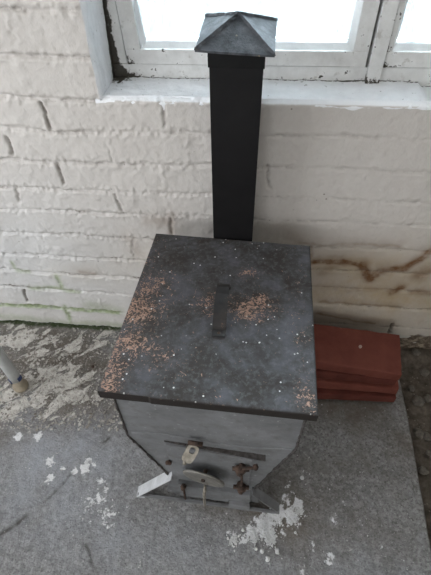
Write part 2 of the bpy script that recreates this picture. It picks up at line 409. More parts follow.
def wall_block(U, V, fx):
    X = fx(U, V); Z = V
    h, at = wall_fields(X, Z)
    rim = np.zeros(X.shape)
    if isinstance(U, np.ndarray):
        wob = .0018*fbm(X, Z, 60, 3, 91)+.002*fbm(X, Z, 12, 2, 92)
        inx = (X > edge_x(Z)-.006) if True else None
        rb = np.clip(((Z+wob)-(SILLZ-.006))*300, 0, 1)*np.clip((X-(-.416))*300, 0, 1)
        rl = np.clip((X+wob-(edge_x(Z)-.007))*300, 0, 1)*(Z > SILLZ-.01)
        rim = np.maximum(rb, rl)
    # round over towards the opening
    dtop = np.clip(SILLZ-Z, 0, 9); nearb = (X > -.411)
    h = h - np.where(nearb, .010*np.exp(-(dtop/.006)**2), 0)
    at['rim'] = rim
    Y = WY - h
    return grid_mesh('wb', np.stack([X, Y, Z], -1), at)
st = .004
us = np.arange(-1.20, .961, st); vs = np.concatenate([np.arange(-.10, SILLZ-.0001, st), [SILLZ]])
U, V = np.meshgrid(us, vs)
b1 = wall_block(U, V, lambda u, v: u)
n = 208; us = np.linspace(0, 1, n); vs = np.arange(SILLZ, 1.40, st)
U, V = np.meshgrid(us, vs)
b2 = wall_block(U, V, lambda u, v: -1.20+u*(edge_x(v)+1.20))
def coarse(x0, x1, z0, z1, s=.02):
    U, V = np.meshgrid(np.linspace(x0, x1, max(2, int((x1-x0)/s))), np.linspace(z0, z1, max(2, int((z1-z0)/s))))
    h, at = wall_fields(U, V); at['rim'] = U*0
    return grid_mesh('wb', np.stack([U, WY-h, V], -1), at)
OX1 = .96   # right edge of opening
TOPZ = 1.95
bl = [b1, b2, coarse(-2.2, -1.2, -.1, 2.4), coarse(OX1, 1.6, -.1, 2.4), coarse(-1.2, float(edge_x(np.array([1.4]))[0]), 1.396, 2.4), coarse(float(edge_x(np.array([1.4]))[0]), OX1, TOPZ, 2.4)]
wall = link('wall_back', join_meshes('wall_back', bl), M['wall'])
for p in wall.data.polygons: p.use_smooth = True
struct(wall, 'whitewashed brick wall behind the stove')

# window sill (painted masonry) -------------------------------------------------
FY = 1.205           # room-side face of the window frame
def sill():
    xs = np.arange(-.43, OX1+.01, .005); t = np.linspace(0, 1, 46)
    X, T = np.meshgrid(xs, t)
    Yv = WY+.004+T*(FY+.03-WY)
    zt = SILLZ-.004+.018*T + .0035*fbm(X, Yv, 14, 4, 100)+.002*fbm(X, Yv, 50, 3, 101)
    zt = np.where(X > .425, zt-.012*np.clip((X-.425)/.012, 0, 1)*np.clip(T*3, 0, 1), zt)
    rnd = np.clip(1-T/.10, 0, 1)
    Zv = zt-.010*rnd**2.2
    Yv = Yv - .004*np.sin(rnd*math.pi/2)
    P = np.stack([X, Yv+.0015*fbm(X, X*0, 30, 3, 102), Zv], -1)
    # front lip going down a little into the wall
    P0 = P[:1].copy(); P0[..., 2] -= .02; P0[..., 1] += .006
    P = np.concatenate([P0, P], 0)
    gr = gauss(P[..., 0], P[..., 1], -.385, FY-.005, .035, .035, 1.0)+.8*np.exp(-((P[..., 1]-FY)/.006)**2)+.6*gauss(P[..., 0], P[..., 1], .245, FY-.002, .03, .008)
    return grid_mesh('sill', P, dict(grime=gr))
so = link('trim_1', sill(), M['sillpaint']); struct(so, 'white painted window sill')
def jamb():
    zs = np.arange(SILLZ-.01, TOPZ+.01, .006); t = np.linspace(0, 1, 30)
    Z, T = np.meshgrid(zs, t)
    X = edge_x(Z)*(1-T)+(-.400+.027*np.minimum(Z-1.02, .3))*T+.003*fbm(Z, T, 18, 4, 110) + .006*np.clip(1-T/.12, 0, 1)**2*-1
    Yv = WY-.002+T*(FY+.03-WY)+.002*fbm(Z, T*3, 30, 3, 111)
    P = np.stack([X, Yv, Z], -1)[:, ::-1]
    gr = np.exp(-((P[..., 1]-FY)/(.008+.015*np.clip(1-(P[..., 2]-1.0)/.12, 0, 1)))**2)+.04
    return grid_mesh('jamb', P, dict(grime=gr))
jo = link('trim_2', jamb(), M['sillpaint']); struct(jo, 'white painted left reveal of the window')
bm = bmesh.new(); box(bm, OX1, OX1+.02, WY, FY+.05, SILLZ-.02, TOPZ); struct(link('trim_3', mesh(bm, 'trim_3'), M['sillpaint']), 'right reveal of the window')
bm = bmesh.new(); box(bm, -.47, OX1, WY, FY+.05, TOPZ, TOPZ+.02); struct(link('trim_4', mesh(bm, 'trim_4'), M['sillpaint']), 'head of the window opening')
# mass of the outer wall behind
bm = bmesh.new()
box(bm, -2.2, 1.6, WY+.02, FY+.20, -.1, SILLZ-.03)
box(bm, -2.2, -.47, WY+.02, FY+.20, SILLZ-.03, 2.4); box(bm, OX1+.02, 1.6, WY+.02, FY+.20, SILLZ-.03, 2.4)
box(bm, -.47, OX1+.02, WY+.02, FY+.20, TOPZ+.02, 2.4)
struct(link('wall_outer', mesh(bm, 'wall_outer'), M['roomwall']), 'outer masonry')

# ---------------------------------------------------------------- window
def px(x, y, Y=FY): return onwall(x, y, Y)
def set_grime(o, fn):
    me = o.data; off = base(o)
    a = me.attributes.new('grime', 'FLOAT', 'POINT')
    for i, v in enumerate(me.vertices): a.data[i].value = max(0, min(1, fn(v.co+off)))
def bar(name, quad, y0, y1, mat, parent, grime=None, bev=.002, cuts=30):
    """quad in (x,z): bl, br, tr, tl"""
    bm = bmesh.new()
    bl, br, tr, tl = quad
    hexa(bm, [(bl[0], y0, bl[1]), (br[0], y0, br[1]), (br[0], y1, br[1]), (bl[0], y1, bl[1]), (tl[0], y0, tl[1]), (tr[0], y0, tr[1]), (tr[0], y1, tr[1]), (tl[0], y1, tl[1])], bev)
    if grime:
        L = [e for e in bm.edges if e.calc_length() > .12]
        bmesh.ops.subdivide_edges(bm, edges=L, cuts=cuts, use_grid_fill=True)
        L = [e for e in bm.edges if .018 < e.calc_length() and abs(e.verts[0].co.y-e.verts[1].co.y) < .001]
        bmesh.ops.subdivide_edges(bm, edges=L, cuts=5, use_grid_fill=True)
    o = link(name, mesh(bm, name), mat, parent)
    if grime: set_grime(o, grime)
    return o
zb = SILLZ+.006            # bottom of fixed frame
zr = px(280, 66)[1]        # top of fixed bottom rail
zc = px(280, 50)[1]        # top of casement bottom rail
zT = 1.90
xl = px(128, 66)[0]; sl = -.13
xo = px(116, 74)[0]; so_ = (px(104.5, 0)[0]-xo)/(px(104.5, 0)[1]-px(116, 74)[1])
def ox(z): return xo+so_*(min(z, 1.30)-1.02)
def lx(x, z, z0=zr): return x+sl*min(z-z0, .30)
xcl = px(141.5, 51)[0]
win = empty('window_1', (0.1, FY, zb)); struct(win, 'old white painted wooden casement window')
def gl(v):
    d = v.x-ox(v.z); h = v.z-zb
    return max(0, 1-d/(.007+.030*max(0, 1-h/.11)))*1.5 + 1.5*max(0, 1-(v.x-xo)/.09)*max(0, 1-h/.045) + .85*max(0, 1-abs(h-.004)/.008)
bar('frame_rail', [(-.44, zb-.02), (OX1, zb-.02), (OX1, zr), (-.44, zr)], FY, FY+.07, M['frame'], win, gl, cuts=90)
bar('frame_jamb', [(-.44, zb-.01), (lx(xl, zr), zb-.01), (lx(xl, 2), zT+.04), (-.44, zT+.04)], FY+.004, FY+.07, M['frame'], win, gl)
bar('frame_jamb', [(OX1-.05, zb-.01), (OX1, zb-.01), (OX1, zT+.04), (OX1-.05, zT+.04)], FY, FY+.07, M['frame'], win)
bar('frame_head', [(-.47, zT), (OX1, zT), (OX1, zT+.05), (-.47, zT+.05)], FY, FY+.07, M['frame'], win)
# casements --------------------------------------------------------
xm0, xm1 = px(366, 70)[0], px(377, 70)[0]      # gap / meeting moulding
def sash(x0, x1, x0s, slant, beadw, name='casement'):
    """x0,x1: outer edges at the bottom; x0s: inner (glass side) left edge; slant of left side"""
    c = bar(name, [(x0, zr+.002), (x1, zr+.002), (x1-.002, zc), (x0, zc)], FY-.006, FY+.045, M['frame'], win,
            lambda v: .8*max(0, 1-(v.x-x0)/.05)*max(0, 1-(v.z-zr)/.05)+.5*max(0, 1-(v.z-zr)/.006), cuts=60)
    wl, wr = x0s-x0, .040
    sh = lambda x, z: x+slant*min(z-zr, .30)
    bar('stile', [(x0, zr), (x0s, zr+.0), (sh(x0s, 2), zT), (sh(x0, 2), zT)], FY-.004, FY+.045, M['frame'], c, lambda v: max(0, 1-(v.x-sh(x0, v.z))/.02)*max(0, 1-(v.z-zr)/.12))
    bar('stile', [(x1-wr, zr), (x1, zr), (x1, zT), (x1-wr, zT)], FY-.004, FY+.045, M['frame'], c, lambda v: .5*max(0, 1-(x1-v.x)/.006))
    bar('top_rail', [(sh(x0, 2), zT-.05), (x1, zT-.05), (x1, zT), (sh(x0, 2), zT)], FY-.002, FY+.045, M['frame'], c)
    b = beadw
    # chamfered inner beads
    bm = bmesh.new()
    a0, a1 = x0s, x1-wr
    def strip(p0, p1, d):
        # triangular prism from p0 to p1 (x,z), pointing inwards d
        vs = []
        for p in (p0, p1):
            vs.append([bm.verts.new((p[0], FY+.002, p[1])), bm.verts.new((p[0]+d[0]*b, FY+.022, p[1]+d[1]*b)), bm.verts.new((p[0]+d[0]*b, FY+.04, p[1]+d[1]*b)), bm.verts.new((p[0], FY+.04, p[1]))])
        for k in range(4): bm.faces.new([vs[0][k], vs[0][(k+1) % 4], vs[1][(k+1) % 4], vs[1][k]])
        bm.faces.new(vs[0]); bm.faces.new(vs[1])
    strip((a0, zc), (a1, zc), (0, 1)); strip((a0, zc), (sh(a0, zc+.3), zc+.3), (1, 0)); strip((sh(a0, 2), zc+.3), (sh(a0, 2), zT-.05), (1, 0)); strip((a1, zc), (a1, zT-.05), (-1, 0))
    link('glazing_bead', mesh(bm, 'glazing_bead'), M['bead'], c)
    bm = bmesh.new(); g0 = -.006
    vv = [bm.verts.new(p) for p in [(a0+g0, FY+.030, zc-.005), (a1+.005, FY+.030, zc-.005), (a1+.005, FY+.030, zT-.045), (sh(a0, 2)+g0, FY+.030, zT-.045), (sh(a0, 2)+g0, FY+.030, zc+.3)]]
    f = bm.faces.new(vv); e = bmesh.ops.extrude_face_region(bm, geom=[f]); bmesh.ops.translate(bm, vec=(0, .003, 0), verts=[v for v in e['geom'] if isinstance(v, bmesh.types.BMVert)])
    link('pane', mesh(bm, 'pane'), M['glass'], c)
    return c
sash(lx(xl, zr)+.002, xm0-.004, xcl, sl, .012)
sash(px(382, 70)[0], OX1-.052, px(395, 40)[0], -.0, .012)
# meeting post between the casements, proud of the frame, with the dark gap beside it
bar('meeting_post', [(xm0+.002, zb-.004), (px(381, 70)[0], zb-.004), (px(381, 70)[0], zT), (xm0+.002, zT)], FY-.014, FY+.05, M['frame'], win,
    lambda v: max(0, 1-(v.z-zb)/.03)*.9+.5*max(0, 1-(v.x-xm0)/.006), cuts=40)
bm = bmesh.new(); box(bm, xm0-.012, xm0+.012, FY+.036, FY+.07, zb, zT)  # added dark bar, keeps outside light from showing through the gap
link('gap_backing', mesh(bm, 'gap_backing'), M['gapdark'], win)
# outer (storm) window: frame and pane further out
bm = bmesh.new()
x0, x1 = -.44, OX1-.02
box(bm, x0, x1, FY+.15, FY+.19, zb-.02, zc-.02, .003); box(bm, x0, -.365, FY+.15, FY+.19, zb, zT+.05, .003); box(bm, .30, .345, FY+.15, FY+.19, zb, zT+.05, .003)
box(bm, x1-.08, x1, FY+.15, FY+.19, zb, zT+.05, .003); box(bm, x0, x1, FY+.15, FY+.19, zT-.02, zT+.05, .003)
link('outer_frame', mesh(bm, 'outer_frame'), M['bead'], win)
bm = bmesh.new(); box(bm, -.37, .305, FY+.165, FY+.168, zc-.025, zT); box(bm, .34, x1-.07, FY+.165, FY+.168, zc, zT)
link('outer_pane', mesh(bm, 'outer_pane'), M['glass'], win)
bm = bmesh.new(); box(bm, -.50, OX1+.02, FY+.06, FY+.21, SILLZ-.06, zb-.006, .003); struct(link('trim_5', mesh(bm, 'trim_5'), M['bead']), 'outer window ledge')

# ground outside --------------------------------------------------------------
xs = np.linspace(-9, 9, 120); ys = np.linspace(FY+.22, 20, 120)
X, Yg = np.meshgrid(xs, ys)
g = link('ground_outside', grid_mesh('ground_outside', np.stack([X, Yg, .35+.10*fbm(X, Yg, .8, 4, 130)], -1)), M['snow']); struct(g, 'pale ground outside the window')

# ================================================================ FLOOR
SE = [(.615, 1.09), (.615, .898), (.612, .792), (.600, .541), (.585, .313), (.57, 0.0), (.55, -.6)]
def slab_edge(Y):
    ys = np.array([p[1] for p in SE][::-1]); xs = np.array([p[0] for p in SE][::-1])
    return np.interp(Y, ys, xs)+.004*fbm(Y, Y*0+9, 14, 4, 140)
def floor_fields(X, Y):
    F = lambda *p: [onfloor(*q) for q in p]
    h = .004*fbm(X, Y, 3, 3, 150)+.0022*fbm(X, Y, 16, 4, 151)+.0014*fbm(X, Y, 60, 4, 152)
    wx = X+.02*fbm(X, Y, 9, 4, 153); wy = Y+.02*fbm(X, Y, 9, 4, 154)
    crack = np.zeros(X.shape)
    for pts, w, a in [([(0, 535), (30, 512), (50, 495), (72, 478), (95, 455), (110, 440)], .005, .9), ([(86, 545), (92, 560), (97, 577)], .004, .8), ([(160, 500), (157, 530), (150, 560)], .003, .3)]:
        crack = np.maximum(crack, a*np.exp(-(polydist(wx, wy, F(*pts))/w)**2)*np.clip(.5+1.5*fbm(X, Y, 20, 3, 155), 0, 1))
    h -= .004*crack
    fl = np.zeros(X.shape)
    for x, y, sx, sy, a in [(20, 340, .35, .13, .75), (70, 345, .25, .12, .6), (55, 385, .20, .14, .95), (10, 400, .16, .10, .9), (100, 345, .15, .12, .5), (40, 410, .14, .10, .55), (115, 330, .15, .05, .6),
                            (5, 380, .1, .1, .6), (60, 375, .09, .05, .5), (20, 440, .25, .06, .25)]:
        cx, cy = onfloor(x, y); fl = np.maximum(fl, gauss(X, Y, cx, cy, sx, sy, a))
    pw = np.zeros(X.shape)
    for x, y, s, a in [(265, 525, .030, 1), (277, 513, .024, 1), (291, 515, .022, .95), (253, 533, .022, .85), (270, 537, .020, .95), (232, 538, .018, .8), (243, 540, .016, .75), (298, 505, .018, .9), (287, 500, .018, .7), (282, 533, .014, .6), (235, 508, .012, .5), (290, 488, .02, .55), (300, 470, .018, .4),
                       (85, 468, .018, .9), (75, 472, .014, .8), (50, 478, .014, .8), (50, 462, .02, .7), (97, 500, .05, .55), (108, 515, .035, .6), (90, 520, .03, .45), (88, 465, .03, .6), (38, 436, .014, .95), (18, 436, .016, .85), (62, 468, .016, .6), (102, 482, .03, .5),
                       (312, 545, .018, .55), (330, 558, .02, .6), (335, 518, .014, .6), (385, 555, .04, .35), (300, 570, .03, .45), (360, 535, .02, .35), (130, 505, .02, .4)]:
        cx, cy = onfloor(x, y); pw = np.maximum(pw, gauss(X, Y, cx, cy, s*1.35, s*1.5, a))
    dirt_and_shade = gauss(X, Y, .45, .62, .30, .22, .8)+gauss(X, Y, .45, .85, .4, .12, .9)+gauss(X, Y, .2, .45, .12, .15, .6)+gauss(X, Y, -.85, .96, .7, .16, 1.0)+gauss(X, Y, -.6, .85, .18, .16, .6)+gauss(X, Y, -.95, .60, .25, .12, .5)+gauss(X, Y, .30, .36, .3, .08, .25)+gauss(X, Y, -.1, .40, .22, .03, .8)  # brown dirt, plus the stove's shade on the right painted in
    dirt_and_shade += gauss(X, Y, -.75, .74, .3, .12, .7)
    dirt_and_shade = dirt_and_shade*np.clip(.55+1.3*fbm(X, Y, 6, 4, 160), 0, 1.3)
    blue = gauss(X, Y, -.62, .52, .28, .2, .8)+gauss(X, Y, -.25, .26, .5, .12, .45)+gauss(X, Y, .45, .2, .25, .15, .35)
    crumb = gauss(X, Y, .45, .3, .3, .2, .8)+gauss(X, Y, -.55, .8, .3, .25, .9)+gauss(X, Y, -.5, .45, .3, .3, .35)
    ms = np.clip(1.6-np.abs(Y-(WY-.003)-.008*fbm(X, Y, 25, 3, 161))/.014, 0, 1)*(X < .2)
    h += .004*np.clip(pw, 0, 1)*np.clip(.5+fbm(X, Y, 70, 3, 162), 0, 1)
    return h, dict(crack=crack, flake=fl, powder=pw, dirt_and_shade=dirt_and_shade, blue=blue, crumb=crumb, moss=ms)
def floor_block(x0, x1, y0, y1, s, edge=False):
    ys = np.arange(y0, y1+s*.5, s)
    if edge:
        U, Yv = np.meshgrid(np.linspace(0, 1, int((x1-x0)/s)), ys); X = x0+U*(slab_edge(Yv)-x0)
    else:
        X, Yv = np.meshgrid(np.linspace(x0, x1, max(2, int((x1-x0)/s)+1)), ys)
    h, at = floor_fields(X, Yv)
    P = np.stack([X, Yv, h], -1)
    if edge:   # rounded, crumbled lip then drop to the soil
        last = P[:, -1:, :].copy(); d1 = last.copy(); d1[..., 0] += .005; d1[..., 2] -= .006
        d2 = last.copy(); d2[..., 0] += .008; d2[..., 2] -= .10
        P = np.concatenate([P, d1, d2], 1)
        for k in at: at[k] = np.concatenate([at[k], at[k][:, -1:], at[k][:, -1:]], 1)
        at['dirt_and_shade'][:, -2:] = 1
    return grid_mesh('fb', P, at)
fb = [floor_block(-1.20, .62, .08, WY+.012, .004, True), floor_block(-2.2, -1.2, -2.5, WY+.012, .03), floor_block(-1.2, .62, -2.5, .08, .02, True)]
fo = link('floor', join_meshes('floor', fb), M['floor']); struct(fo, 'worn grey concrete floor slab')
for p in fo.data.polygons: p.use_smooth = True
xs = np.arange(.57, 1.6, .006); ys = np.arange(-.4, WY+.03, .006); X, Yv = np.meshgrid(xs, ys)
SZ = -.055+.014*fbm(X, Yv, 6, 4, 170)+.009*fbm(X, Yv, 30, 4, 171)+.03*np.exp(-((WY-Yv)/.08)**2)-.012*np.exp(-((X-slab_edge(Yv))/.04)**2)
sl_o = link('floor_soil', grid_mesh('floor_soil', np.stack([X, Yv, SZ], -1)), M['soil']); struct(sl_o, 'dark loose soil strip beside the slab')
def soilz(x, y):
    i = int(np.clip((x-.57)/.006, 0, len(xs)-1)); j = int(np.clip((y+.4)/.006, 0, len(ys)-1)); return float(SZ[j, i])
bm = bmesh.new(); box(bm, .55, 1.6, -2.5, -.4, -.08, -.045); struct(link('floor_soil_rear', mesh(bm, 'floor_soil_rear'), M['soil']), 'soil strip behind the viewer')

# rest of the room --------------------------------------------------------------
def room(name, boxes, label):
    bm = bmesh.new()
    for b in boxes: box(bm, *b)
    struct(link(name, mesh(bm, name), M['roomwall']), label)
room('wall_right', [(1.6, 1.7, -2.6, 1.3, -.1, 2.4)], 'right wall of the room')
room('wall_front', [(-2.3, -1.5, -2.6, -2.5, -.1, 2.4), (.3, 1.7, -2.6, -2.5, -.1, 2.4), (-1.5, .3, -2.6, -2.5, -.1, .8), (-1.5, .3, -2.6, -2.5, 2.1, 2.4)], 'wall behind the viewer with a window opening')
room('wall_left', [(-2.3, -2.2, -2.6, -1.3, -.1, 2.4), (-2.3, -2.2, .75, 1.3, -.1, 2.4), (-2.3, -2.2, -1.3, .75, -.1, .75), (-2.3, -2.2, -1.3, .75, 2.15, 2.4)], 'left wall with a window opening')
room('ceiling', [(-2.3, 1.7, -2.6, 1.45, 2.4, 2.5)], 'plain ceiling')

# ================================================================ STOVE
LZ = .65
fl_, fr_, br_, bl_ = [onfloor(*p, LZ) for p in [(98.5, 391), (317, 414), (309.2, 246), (156.6, 233.6)]]
stove = empty('wood_stove', (-.07, .68, 0)); tag(stove, 'small grey sheet-metal stove with tapered hopper body and rusty black lid, standing on concrete', 'stove')
syaw = math.atan2(fr_[1]-fl_[1], fr_[0]-fl_[0])
# lid: top skin as fine grid so rust patches have their own places
def lid():
    nx, ny = 70, 84
    P = np.zeros((ny, nx, 3)); rust = np.zeros((ny, nx)); edge = np.zeros((ny, nx))
    c = [np.array(p) for p in (fl_, fr_, br_, bl_)]
    u = np.linspace(0, 1, nx)[None, :, None]; v = np.linspace(0, 1, ny)[:, None, None]
    B = (c[0]*(1-u)+c[1]*u)*(1-v)+(c[3]*(1-u)+c[2]*u)*v
    P[..., :2] = B; X, Yv = P[..., 0], P[..., 1]
    P[..., 2] = LZ+.0012*fbm(X, Yv, 7, 3, 200)
    for x, y, sx, sy, a in [(222, 302, .045, .03, .7), (208, 300, .03, .04, .75), (252, 310, .05, .035, 1.0), (262, 318, .03, .02, .9), (248, 272, .025, .02, .8), (262, 300, .02, .025, .7),
                            (150, 285, .05, .06, .7), (135, 310, .06, .05, .8), (125, 350, .06, .06, .8), (150, 355, .05, .035, .75), (112, 375, .04, .05, .75), (165, 300, .04, .04, .4), (150, 262, .03, .05, .5), (200, 340, .07, .03, .15), (180, 365, .05, .03, .3), (300, 340, .02, .2, .25), (305, 400, .02, .04, .5)]:
        cx, cy = onfloor(x, y, LZ); rust = np.maximum(rust, gauss(X, Yv, cx, cy, sx*1.2, sy*1.2, a))
    # skirt
    def ringpts(Z, out):
        pass
    at = dict(rust=np.clip(rust*1.15*np.clip(.8+.9*fbm(X, Yv, 18, 3, 201), 0, 1.25)+.16, 0, 1), edge=edge)
    top = grid_mesh('t', P, at)
    bm = bmesh.new(); bm.from_mesh(top); bpy.data.meshes.remove(top)
    la = bm.verts.layers.float['edge']; lr = bm.verts.layers.float['rust']
    bm.verts.ensure_lookup_table()
    idx = [i for i in range(nx)]+[r*nx+nx-1 for r in range(1, ny)]+[(ny-1)*nx+i for i in range(nx-2, -1, -1)]+[r*nx for r in range(ny-2, 0, -1)]
    ring = [bm.verts[i] for i in idx]
    cen = Vector((-.0625, .68, 0))
    prev = ring
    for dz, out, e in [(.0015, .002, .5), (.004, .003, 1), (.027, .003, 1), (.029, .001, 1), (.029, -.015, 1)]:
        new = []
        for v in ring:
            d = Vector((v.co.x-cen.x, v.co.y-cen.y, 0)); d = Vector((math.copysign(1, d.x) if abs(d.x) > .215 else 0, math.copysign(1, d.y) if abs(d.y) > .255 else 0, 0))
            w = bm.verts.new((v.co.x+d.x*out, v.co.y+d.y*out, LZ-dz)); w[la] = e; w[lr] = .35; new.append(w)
        for k in range(len(ring)): bm.faces.new([prev[k], new[k], new[(k+1) % len(ring)], prev[(k+1) % len(ring)]])
        prev = new
    bm.faces.new(prev)
    me = mesh(bm, 'lid')
    return me
lo = link('lid', lid(), M['lid'], stove, (-.0625, .68, LZ)); 
lo['label'] = 'dark lid speckled with rust and white crumbs'
for p in lo.data.polygons: p.use_smooth = p.normal.z > .98
# lid handle: bent flat strap
bm = bmesh.new()
p0 = Vector((*onfloor(218.5, 337, LZ), LZ)); p1 = Vector((*onfloor(224.5, 287, LZ), LZ))
dirv = (p1-p0).normalized(); sidev = Vector((dirv.y, -dirv.x, 0))
prof = [(-.002, .0025), (.022, .003), (.030, .008), (.040, .022), (.055, .032), (.085, .039), (.115, .041), (.145, .038), (.165, .030), (.172, .012), (.176, .003), (.192, .0025)]
L = (p1-p0).length; sc = (L+.002)/.192
prev = None; th = .003
for i, (s, z) in enumerate(prof):
    w = .0165
    a = p0+dirv*s*sc+Vector((0, 0, z))
    j0, j1 = prof[max(i-1, 0)], prof[min(i+1, len(prof)-1)]
    t = Vector((j1[0]-j0[0], j1[1]-j0[1])).normalized(); nrm = dirv*(-t.y)+Vector((0, 0, 1))*t.x
    ring = [bm.verts.new(a+sidev*w+nrm*th), bm.verts.new(a-sidev*w+nrm*th), bm.verts.new(a-sidev*w), bm.verts.new(a+sidev*w)]
    if prev:
        for k in range(4): bm.faces.new([prev[k], prev[(k+1) % 4], ring[(k+1) % 4], ring[k]])
    else: bm.faces.new(ring)
    prev = ring
bm.faces.new(prev)
bmesh.ops.bevel(bm, geom=[e for e in bm.edges if abs((e.verts[0].co-e.verts[1].co).normalized().dot(sidev)) < .5], offset=.0009, segments=2, affect='EDGES')
ho = link('handle', mesh(bm, 'handle'), M['handle'], lo); ho['label'] = 'bent black strap handle'
for (s) in (.010, .184):
    bm = bmesh.new(); c = p0+dirv*s*sc+Vector((0, 0, .0055))
    bmesh.ops.create_uvsphere(bm, u_segments=12, v_segments=6, radius=.004, matrix=Matrix.Translation(c) @ Matrix.Diagonal((1, 1, .5, 1)))
    link('rivet', mesh(bm, 'rivet', True), M['rust'], ho)

# body: profile in (x,z) extruded front to back, with yaw of the stove
def sf(x, z, y=.428): return Vector((x, y+math.tan(syaw)*(x+.07), z))
profile = [(-.225, .0), (-.197, .15), (-.284, .424), (-.281, .628), (.140, .628), (.138, .45), (.052, .13), (.075, .0)]
def subdiv_profile(p, n=6):
    out = []
    for a, b in zip(p, p[1:]+p[:1]):
        for k in range(n):
            out.append((a[0]+(b[0]-a[0])*k/n, a[1]+(b[1]-a[1])*k/n))
    return out
bm = bmesh.new()
pr = subdiv_profile(profile)
r1 = [bm.verts.new(sf(x+random.uniform(-.001, .001), z)) for x, z in pr]
r2 = [bm.verts.new(sf(x, z, .93)) for x, z in pr]
f = bm.faces.new(r1); bm.faces.new(r2[::-1])
for k in range(len(pr)): bm.faces.new([r1[k], r2[k], r2[(k+1) % len(pr)], r1[(k+1) % len(pr)]])
bmesh.ops.bevel(bm, geom=[e for e in f.edges], offset=.003, segments=2, affect='EDGES')
bo = link('body', mesh(bm, 'body'), M['body'], stove, (-.07, .68, 0))
# front seams (weld beads along both slanting sides)
for side, pts in (('l', [(-.281, .62), (-.284, .424), (-.24, .29), (-.195, .15)]), ('r', [(.140, .62), (.138, .45), (.095, .29), (.052, .13)])):
    bm = bmesh.new(); P = []
    for a, b in zip(pts[:-1], pts[1:]):
        for k in range(14):
            t = k/14; P.append(sf(a[0]+(b[0]-a[0])*t+random.uniform(-.0012, .0012), a[1]+(b[1]-a[1])*t, .4265+random.uniform(-.001, .001)))
    P.append(sf(*pts[-1], .4265))
    tube(bm, P, [random.uniform(.002, .0042) for _ in P], 8)
    link('weld_seam', mesh(bm, 'weld_seam', True), M['seam'], bo)
# horizontal crease ridge on the front panel
bm = bmesh.new()
tube(bm, [sf(-.27+.40*k/24, .44+.012*math.sin(k*.3)+random.uniform(-.001, .001), .4275) for k in range(25)], [.0022+.001*random.random() for _ in range(25)], 8)
link('crease', mesh(bm, 'crease', True), M['body'], bo)

def dp(x, z, off=0.0):   # door plane: right side stands a little proud
    return Vector((x, .424-.060*(x+.19)-off, z))
bm = bmesh.new()
q = [(-.188, .175), (.035, .150), (.040, .385), (-.186, .405)]
a = [dp(x, z) for x, z in q]; b = [Vector((x, .432, z)) for x, z in q]
hexa(bm, [a[0], a[1], b[1], b[0], a[3], a[2], b[2], b[3]], .002)
do = link('door', mesh(bm, 'door'), M['body'], stove)
bm = bmesh.new()   # thin dark strip standing in for the shadow line over the door
a = [sf(-.19, .409, .425), sf(.07, .388, .413), sf(.07, .388, .43), sf(-.19, .409, .43), sf(-.19, .412, .425), sf(.07, .3935, .413), sf(.07, .3935, .43), sf(-.19, .412, .43)]
hexa(bm, a, .001)
link('door_gap_shade', mesh(bm, 'door_gap_shade'), M['seam'], stove)
bm = bmesh.new()   # ash drawer below
a = [(-.175, .035), (.045, .028), (.045, .115), (-.175, .135)]
A = [sf(x, z, .412) for x, z in a]; B = [sf(x, z, .43) for x, z in a]
hexa(bm, [A[0], A[1], B[1], B[0], A[3], A[2], B[2], B[3]], .002)
ad = link('ash_drawer', mesh(bm, 'ash_drawer'), M['body'], stove)
bm = bmesh.new()
A = [sf(-.02, .01, .400), sf(.045, .008, .400), sf(.045, .008, .412), sf(-.02, .01, .412), sf(-.02, .055, .400), sf(.045, .05, .400), sf(.045, .05, .412), sf(-.02, .055, .412)]
hexa(bm, A, .001); link('drawer_lip', mesh(bm, 'drawer_lip'), M['body'], ad)
# vent disc, turned on its bolt
dc = Vector((-.089, .398, .270)); Rm = Matrix.Translation(dc) @ Matrix.Rotation(R(-11), 4, 'Z') @ Matrix.Rotation(R(7), 4, 'X') @ Matrix.Rotation(R(90), 4, 'X')
bm = bmesh.new()
n = 48; rings = []
for (rr, zz) in [(.0, .006), (.010, .006), (.042, .0045), (.050, .007), (.058, .0065), (.060, .003), (.058, .0), (.0, .0)]:
    rings.append([bm.verts.new(Rm @ Vector((rr*math.cos(2*math.pi*k/n), rr*math.sin(2*math.pi*k/n), zz))) for k in range(n)] if rr > 0 else [bm.verts.new(Rm @ Vector((0, 0, zz)))])
for a, b in zip(rings[:-1], rings[1:]):
    for k in range(n):
        if len(a) == 1: bm.faces.new([a[0], b[k], b[(k+1) % n]])
        elif len(b) == 1: bm.faces.new([a[k], b[0], a[(k+1) % n]])
        else: bm.faces.new([a[k], b[k], b[(k+1) % n], a[(k+1) % n]])
vd = link('vent_disc', mesh(bm, 'vent_disc', True), M['disc'], do); vd['label'] = 'round dull metal vent disc'
bm = bmesh.new(); tube(bm, [Rm @ Vector((0, 0, -.028)), Rm @ Vector((0, 0, .012))], .0055, 6); link('bolt', mesh(bm, 'bolt'), M['rust'], vd)
# pin handle below the disc
bm = bmesh.new(); tube(bm, [(-.088, .40, .205), (-.088, .385, .200), (-.090, .382, .185), (-.092, .384, .10), (-.093, .388, .055)], [.004, .005, .0048, .0045, .004], 10)
link('pin_handle', mesh(bm, 'pin_handle', True), M['latch'], ad)
